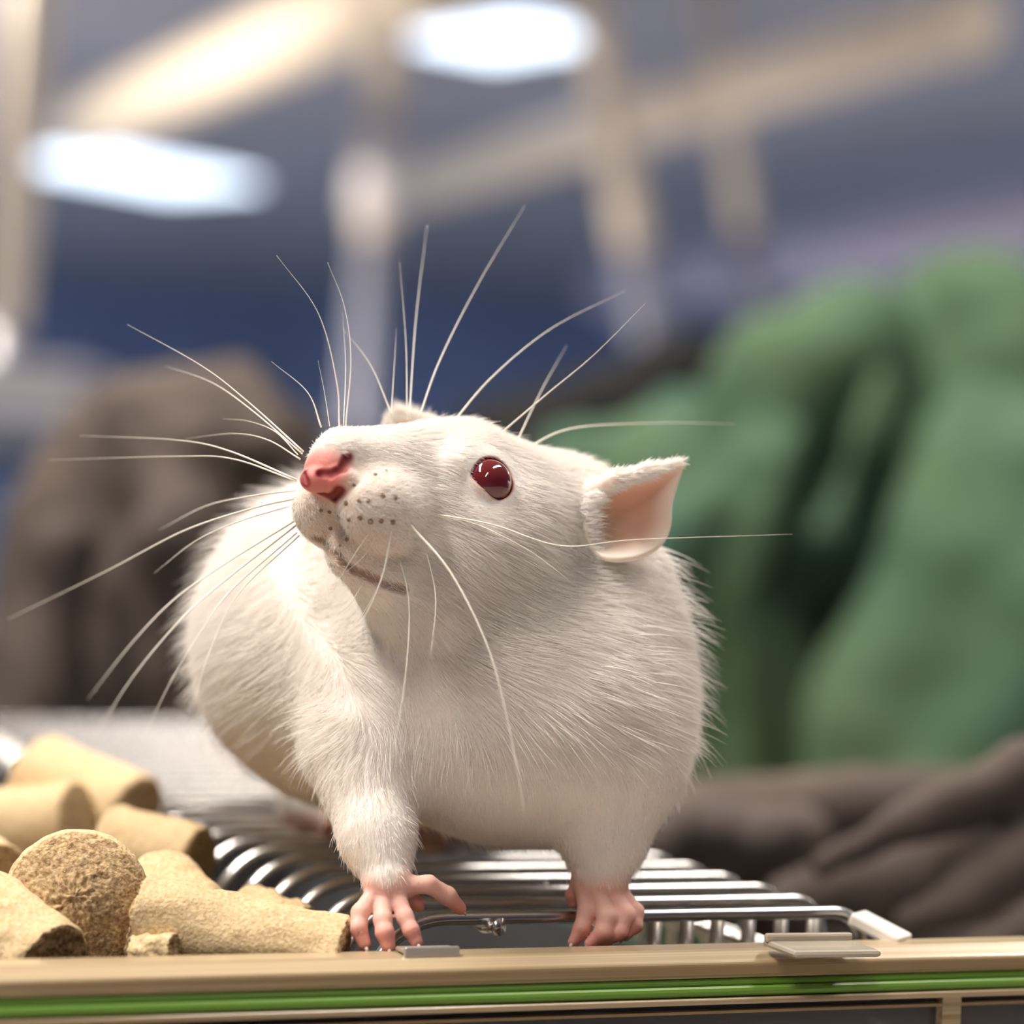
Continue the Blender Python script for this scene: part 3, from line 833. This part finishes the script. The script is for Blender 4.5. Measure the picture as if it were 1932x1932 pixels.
# ears
def ear(outline, centre, cup, name_label, pale=False, back=(0, 0, -1)):
    """outline: [(px,py,w)], closed; rings run from the centre out to the margin, bowl pushed back"""
    o = bez([Q(*p) for p in outline] + [Q(*outline[0])], 65)[:-1]
    c = Q(*centre); nr = 12; n = len(o)
    V_ = [c + np.array(back) * cup]; colr = [0.0]
    for i in range(1, nr + 1):
        s = .14 + .86 * i / nr
        for j in range(n):
            V_.append(c + (o[j] - c) * s + np.array(back) * (cup * (1 - s ** 2))); colr.append(s)
    F_ = [[0, 1 + (j + 1) % n, 1 + j] for j in range(n)]
    for i in range(nr - 1):
        for j in range(n):
            a, b = 1 + i * n + j, 1 + i * n + (j + 1) % n
            F_.append([a, b, b + n, a + n])
    V_ = np.array(V_)
    g = V_[1:].reshape(nr, n, 3); bk = np.array(back, float)
    base_ = np.array([.14 + .86 * (i + 1) / nr for i in range(nr)])
    z_ = (g @ bk) - (cup * (1 - base_ ** 2))[:, None]          # depth without the bowl
    for _ in range(400):                                     # relax depth of the inner rings, margin fixed
        z2 = z_.copy(); inner = np.vstack([np.full((1, n), z_[0].mean()), z_[:-2]])
        z2[:-1] = .25 * (np.roll(z_[:-1], 1, 1) + np.roll(z_[:-1], -1, 1) + inner + z_[1:])
        z_ = z2
    z_ = z_ + (cup * (1 - base_ ** 2))[:, None]
    g = g + bk * (z_ - g @ bk)[:, :, None]
    V_[1:] = g.reshape(-1, 3); V_[0] = g[0].mean(0)
    e = mesh_obj('ear', to_world(V_), F_, M['ear'], rat, True, label=name_label)
    ca_ = e.data.color_attributes.new('Col', 'FLOAT_COLOR', 'POINT')
    cr = np.array(colr); inn = np.array([.66, .40, .27]); out = np.array([.86, .75, .65])
    if pale: inn = out
    t_ = sstep(cr, .45, .98)[:, None]; cc = inn * (1 - t_) + out * t_
    ca_.data.foreach_set('color', np.concatenate([cc, np.ones((len(cc), 1))], 1).astype(np.float32).ravel())
    sm = e.modifiers.new('thick', 'SOLIDIFY'); sm.thickness = 14 * K0; sm.offset = 0
    sb = e.modifiers.new('smooth', 'SUBSURF'); sb.levels = 1; sb.render_levels = 1
    return e
M['ear'] = mat('ear_skin', (.8, .5, .4), .5, 0, Subsurface_Weight=.4, Subsurface_Scale=.0015)
nt = M['ear'].node_tree; an = nt.nodes.new('ShaderNodeVertexColor'); an.layer_name = 'Col'
nt.links.new(an.outputs['Color'], nt.nodes['Principled BSDF'].inputs['Base Color'])
nt.nodes['Principled BSDF'].inputs['Subsurface Radius'].default_value = (1, .4, .25)
def bur(px, py, dw): return (px, py, surf_w(px, py) + dw)
ear([bur(1112, 935, 4), (1162, 892, -112), (1225, 881, -150), (1284, 868, -190), (1288, 888, -195), (1270, 945, -180), (1266, 995, -172), (1248, 1030, -160),
     (1205, 1054, -138), (1155, 1058, -118), bur(1116, 1042, 2), bur(1100, 990, 4)], (1172, 980, -126), 30, 'pink cupped ear facing out')
ear([(905, 850, -380), (850, 800, -400), (790, 778, -425), (755, 769, -440), (738, 778, -445), (728, 800, -450), (740, 850, -440), (800, 900, -400), (870, 910, -370)], (810, 845, -420), 40, 'pale tip of the other ear', pale=True)
EARW = surf_w(1100, 990); print('ear centre skin', surf_w(1179, 972))
# folded upper margin of the near ear
lipf = Field()
lipf.chain([(*Q(*bur(1092, 940, -16)), 14), (*Q(*bur(1116, 924, -4)), 16), (*Q(1160, 905, -116), 15), (*Q(1220, 888, -150), 12), (*Q(1282, 871, -188), 5)], 16)
lv, lq = lipf.mesh(4.0)
mesh_obj('ear_fold', to_world(lv), lq, mat('white_ear_fold', (.86, .77, .69), .6, 0, Subsurface_Weight=.3, Subsurface_Scale=.002), rat, True)

# tail, lying back over the lid behind the body
M['tail'] = mat('tail_skin', (.68, .42, .34), .55); add_bump(M['tail'], 2500, .4, .0003); add_bump(M['skin'], 3000, .25, .0002)
tp = [lid(.034, .150, .012), lid(.038, .172, .006), lid(.044, .192, .0042), lid(.050, .195, .0034), lid(.0525, .175, .003), lid(.050, .150, .003)]
tpts = bez(tp, 60); V_, F_ = tube(tpts, np.linspace(.0042, .0012, 60), 14)
mesh_obj('tail', V_, F_, M['tail'], rat, True)

# claws
M['claw'] = mat('claw_horn', (.80, .62, .52), .3)
for f in FINGERS:
    if len(f) < 4: continue
    a, b = Q(*f[-2][:3]), Q(*f[-1][:3]); dr = (b - a) / np.linalg.norm(b - a); r_ = f[-1][3]
    p0 = b + dr * r_ * .5 + np.array([0, -2, r_ * .5]); cl_pts = [p0, p0 + dr * 8 + np.array([0, 1, 2]), p0 + dr * 14 + np.array([0, 5, -2])]
    V_, F_ = tube(cl_pts, [4.2, 3, .6], 8); mesh_obj('claw', to_world(np.array(V_)), F_, M['claw'], rat, True)

# whisker follicles on the near pad
DOTS = [(708, 896, 5), (728, 888, 4), (722, 936, 7), (745, 939, 6), (678, 945, 6), (653, 949, 6.5), (695, 945, 5), (632, 945, 5), (640, 974, 6), (658, 980, 6), (679, 977, 6.5),
        (699, 984, 7), (719, 983, 6), (741, 985, 7), (606, 963, 5), (622, 966, 5), (624, 997, 5), (655, 1018, 5), (642, 1030, 4), (668, 915, 4)]
M['follicle'] = mat('dark_follicle', (.24, .14, .085), .8)
VV, FF = [], []
for x, y, r_ in DOTS:
    ww = surf_w(x, y)
    if ww is None: continue
    c = Q(x, y, ww); _, g_ = rf.grad(c[None], .5); n_ = g_[0] / np.linalg.norm(g_[0])
    V_, F_ = uv_ball(c, r_ * .8, n_, 10, 8); V_ = c + (V_ - c) - n_ * ((V_ - c) @ n_)[:, None] * .55 + n_ * 1.0
    FF += [[i + len(VV) for i in f] for f in F_]; VV += V_.tolist()
mesh_obj('follicle_spots', to_world(np.array(VV)), FF, M['follicle'], rat, True, kind='stuff')

# whiskers: (points in pixels, depth at root, depth at tip, root radius)
M['whisker'] = mat('whisker', (.92, .86, .76), .35, 0, Subsurface_Weight=.0, Transmission_Weight=.0)
WH = [
    ([(572, 852), (470, 760), (380, 690), (240, 612)], 30, -180, 2.6), ([(570, 856), (480, 778), (400, 722), (310, 690)], 30, -260, 2.2),
    ([(566, 866), (505, 830), (440, 818), (350, 828)], 20, -260, 2.2), ([(562, 858), (520, 815), (470, 795), (420, 790)], 20, -200, 1.8),
    ([(560, 905), (430, 850), (330, 830), (150, 822)], 10, -320, 2.6), ([(560, 908), (440, 866), (330, 861), (90, 868)], 10, -360, 2.4),
    ([(560, 925), (480, 935), (390, 954), (300, 1000)], 0, 330, 2.6), ([(560, 940), (480, 958), (350, 1000), (200, 1078), (15, 1168)], 0, 420, 3.0),
    ([(545, 955), (450, 984), (370, 1020), (290, 1082)], -10, 250, 2.2), ([(560, 980), (430, 1060), (330, 1130), (250, 1212), (165, 1320)], 0, 450, 2.8),
    ([(560, 990), (400, 1115), (320, 1192), (240, 1292), (172, 1405)], 0, 450, 2.6), ([(560, 1005), (440, 1110), (380, 1190), (320, 1290), (262, 1412)], 0, 380, 2.2),
    ([(565, 1010), (450, 1120), (395, 1230), (362, 1340)], 0, 300, 1.8),
    ([(640, 806), (635, 720), (600, 590), (522, 482)], -20, -60, 2.4), ([(652, 802), (662, 680), (650, 580), (618, 495)], -20, -90, 2.0),
    ([(606, 806), (580, 740), (512, 682)], -10, -60, 2.2), ([(740, 785), (700, 690), (645, 618)], -150, -220, 2.0),
    ([(768, 790), (766, 650), (754, 495)], -150, -260, 2.0), ([(790, 790), (830, 680), (900, 540), (990, 388)], -170, -380, 2.4),
    ([(852, 800), (930, 710), (1040, 620), (1180, 548)], -170, -330, 2.8), ([(935, 826), (1030, 745), (1120, 670), (1218, 572)], -150, -110, 2.3),
    ([(985, 850), (1080, 808), (1250, 798), (1385, 800)], -230, -480, 2.8), ([(738, 785), (744, 690), (748, 620)], -150, -220, 1.5),
    ([(970, 845), (1020, 740), (1070, 650)], -220, -420, 1.8), ([(772, 790), (785, 600), (806, 425)], -170, -420, 2.0),
    ([(622, 804), (612, 740), (600, 680)], -20, -60, 1.2), ([(648, 804), (652, 690), (646, 590)], -30, -160, 1.3),
    ([(772, 988), (850, 1080), (920, 1220), (960, 1370), (992, 1545)], None, 330, 3.0), ([(739, 1000), (722, 1085), (690, 1160), (652, 1222)], None, 170, 2.6),
    ([(754, 1050), (772, 1150), (762, 1300), (735, 1452)], None, 260, 2.4), ([(804, 1040), (822, 1130), (812, 1240)], None, 200, 2.2),
    ([(820, 970), (930, 990), (1060, 1030), (1200, 1018), (1495, 1008)], None, 120, 2.4), ([(700, 1000), (660, 1060), (625, 1120)], None, 90, 1.8),
    ([(716, 995), (690, 1045), (640, 1090)], None, 90, 1.6), ([(690, 1092), (660, 1140), (630, 1165)], None, 90, 1.5),
    ([(830, 975), (900, 990), (1000, 1040), (1080, 1100)], None, 60, 2.0), ([(722, 1090), (690, 1150), (655, 1200)], None, 110, 1.6),
]
for pp, w0, w1, r_ in WH:
    if w0 is None: w0 = (surf_w(*pp[0]) or 60) - 4
    L_ = np.concatenate([[0], np.cumsum(np.linalg.norm(np.diff(np.array(pp, float), axis=0), axis=1))]); L_ /= L_[-1]
    p3 = [Q(x, y, w0 + (w1 - w0) * s) for (x, y), s in zip(pp, L_)]
    c = bez(p3, 26); s = np.linspace(0, 1, 26)
    V_, F_ = tube(c, .82 * r_ * (1 - .9 * s), 6); mesh_obj('whisker', to_world(np.array(V_)), F_, M['whisker'], rat, True)

# fur
def make_fur(nh):
    A_, B_, C_ = co[tri[:, 0]], co[tri[:, 1]], co[tri[:, 2]]
    area = .5 * np.linalg.norm(np.cross(B_ - A_, C_ - A_), axis=1)
    cen = (A_ + B_ + C_) / 3
    vis = np.where(cen[:, 2] < -900, .25, 1.0)
    # more hair on the head
    hdist = np.linalg.norm(cen - Hd(300, 0, 0), axis=1)
    wgt = area * vis * (1 + 1.6 * (1 - sstep(hdist, 250, 420)) + 2.5 * (1 - sstep(np.linalg.norm(cen - Hd(110, 40, -40), axis=1), 120, 220)))
    ti = rng.choice(len(tri), nh, p=wgt / wgt.sum())
    r1, r2 = rng.random(nh), rng.random(nh); s1 = np.sqrt(r1)
    bc = np.stack([1 - s1, s1 * (1 - r2), s1 * r2], 1)
    p = np.einsum('ij,ijk->ik', bc, co[tri[ti]]); n_ = np.einsum('ij,ijk->ik', bc, nrm[tri[ti]])
    n_ /= np.linalg.norm(n_, axis=1)[:, None] + 1e-9
    mm = masks(p)
    keep = 1 - np.max([mm['nose'] * .96, mm['hand'] * .97, mm['hind'] * .9, mm['eye'], mm['nostril'], mm['mouth']], axis=0)
    eo = (np.linalg.norm(p - EYE, axis=1) < 48.5) | (np.linalg.norm(p - EYE2, axis=1) < 48.5)
    psx = p[:, 0] * D0 / (D0 - p[:, 2] * K0) + 966; psy = p[:, 1] * D0 / (D0 - p[:, 2] * K0) + 966
    inear = (((psx - 1186) / 70) ** 2 + ((psy - 975) / 78) ** 2 < 1) & (p[:, 2] > -420)
    sel = (rng.random(nh) < keep) & ~eo & ~inear & (mm['nose'] < .5) & (mm['hand'] < .7) & (mm['nostril'] < .3)
    p, n_ = p[sel], n_[sel]; m_ = len(p)
    # combing
    a_ = -(p - NOSE) @ hf                                   # distance back from the nose
    hd = 1 - sstep(np.linalg.norm(p - Hd(330, 0, -20), axis=1), 330, 520)
    dir_h = np.tile(-hf + np.array([.1, .30, 0]), (m_, 1))
    side = np.clip((p[:, 0] - (880 - 966)) / 380, -1, 1)
    dir_b = np.stack([side * .95 + .15, np.full(m_, .55), np.full(m_, -.45)], 1)
    armm = sstep(p[:, 1], 1370 - 966, 1510 - 966)
    dir_b = dir_b * (1 - armm[:, None]) + np.array([.05, 1.0, .15]) * armm[:, None]
    dr = dir_h * hd[:, None] + dir_b * (1 - hd[:, None])
    dr = dr - n_ * np.sum(dr * n_, 1)[:, None]
    dr /= np.linalg.norm(dr, axis=1)[:, None] + 1e-6
    clump = np.array([noise.noise_vector(Vector(x) * .012) for x in p])
    length = 14 + 34 * sstep(a_, 70, 330)
    length = length * hd + (44 - 29 * armm) * (1 - hd)
    length *= rng.uniform(.6, 1.25, m_)
    em = 1 - sstep(np.linalg.norm(p - EYE, axis=1), 60, 110)
    length *= 1 - .75 * em
    mo = 1 - sstep(np.linalg.norm(p - Q(690, 970, 60), axis=1), 80, 160)
    length *= 1 - .05 * mo
    guard = (rng.random(m_) < .03) & (hd < .5)
    length[guard] *= 2.0
    muz = 1 - sstep(np.linalg.norm(p - Q(670, 965, 60), axis=1), 100, 190)
    lift = np.where(hd > .5, .24, .42)[:, None] * rng.uniform(.7, 1.4, (m_, 1))
    d0 = dr + n_ * lift + clump * .2 + rng.normal(0, 1, (m_, 3)) * (.11 + .16 * muz[:, None]); d0 /= np.linalg.norm(d0, axis=1)[:, None]
    bend = dr * .5 - n_ * .25 + np.array([0, .18, 0])
    d0[guard] = d0[guard] + n_[guard] * .35
    npt = 5; pts = np.zeros((m_, npt, 3)); pts[:, 0] = p - n_ * 2
    cur = d0.copy()
    for k in range(1, npt):
        pts[:, k] = pts[:, k - 1] + cur * (length / (npt - 1))[:, None]
        cur = cur + bend * .14; cur /= np.linalg.norm(cur, axis=1)[:, None]
    rad = np.linspace(1.0, .12, npt)[None] * np.where(guard, .9, .62)[:, None] * K0
    # fringe on the folded ear margin and on the other ear
    ex_p, ex_d, ex_l = [], [], []
    _, lg = lipf.grad(lv, .5); lg /= np.linalg.norm(lg, axis=1)[:, None] + 1e-9
    for k in rng.integers(0, len(lv), 2600):
        ex_p.append(lv[k]); ex_d.append(np.array([.75, -.05, -.2]) + lg[k] * .4 + rng.normal(0, .15, 3)); ex_l.append(rng.uniform(8, 20))
    for k in range(1500):                                    # tufts before the ear opening
        t_ = rng.random(); x_, y_ = 1098 + 22 * (2 * t_ - 1) ** 2 + rng.normal(0, 7), 928 + 122 * t_
        ex_p.append(Q(x_, y_, EARW + rng.uniform(-16, 2))); ex_d.append(np.array([.9, .12 + .3 * (t_ - .5), .28]) + rng.normal(0, .2, 3)); ex_l.append(rng.uniform(14, 44))
    o2 = bez([Q(*p_) for p_ in [(860, 806, -400), (790, 778, -425), (755, 769, -440), (738, 778, -445), (728, 800, -450)]], 60)
    for k in rng.integers(0, 60, 900):
        ex_p.append(o2[k] + np.array([rng.normal(0, 4), rng.uniform(0, 30), rng.uniform(-8, 14)])); ex_d.append(np.array([.25, -.75, .25]) + rng.normal(0, .35, 3)); ex_l.append(rng.uniform(10, 26))
    ex_p, ex_d, ex_l = np.array(ex_p), np.array(ex_d), np.array(ex_l)
    ex_d /= np.linalg.norm(ex_d, axis=1)[:, None]
    ex = ex_p[:, None] + ex_d[:, None] * (ex_l[:, None] * np.linspace(0, 1, npt)[None])[:, :, None]
    pts = np.concatenate([pts, ex]); rad = np.concatenate([rad, np.tile(np.linspace(.8, .12, npt) * K0, (len(ex), 1))]); m_ = len(pts)
    wp = to_world(pts.reshape(-1, 3)) - np.array(rat.location)
    hc = bpy.data.hair_curves.new('fur'); hc.add_curves([npt] * m_)
    hc.attributes['position'].data.foreach_set('vector', wp.astype(np.float32).ravel())
    ra = hc.attributes.get('radius') or hc.attributes.new('radius', 'FLOAT', 'POINT')
    ra.data.foreach_set('value', rad.astype(np.float32).ravel())
    hc.materials.append(M['fur'])
    o = bpy.data.objects.new('fur', hc); link(o, rat, kind='stuff'); o['label'] = 'short dense white fur'
    print('hairs', m_)
M['fur'] = bpy.data.materials.new('white_fur'); M['fur'].use_nodes = True
nt = M['fur'].node_tree; nt.nodes.clear()
out = nt.nodes.new('ShaderNodeOutputMaterial'); b = nt.nodes.new('ShaderNodeBsdfPrincipled'); tl = nt.nodes.new('ShaderNodeBsdfTranslucent'); mx = nt.nodes.new('ShaderNodeMixShader')
b.inputs['Base Color'].default_value = (.95, .92, .885, 1); b.inputs['Roughness'].default_value = .5
b.inputs['Specular IOR Level'].default_value = .3
tl.inputs['Color'].default_value = (.95, .91, .87, 1); mx.inputs[0].default_value = .35
nt.links.new(b.outputs[0], mx.inputs[1]); nt.links.new(tl.outputs[0], mx.inputs[2]); nt.links.new(mx.outputs[0], out.inputs[0])
make_fur(300000)
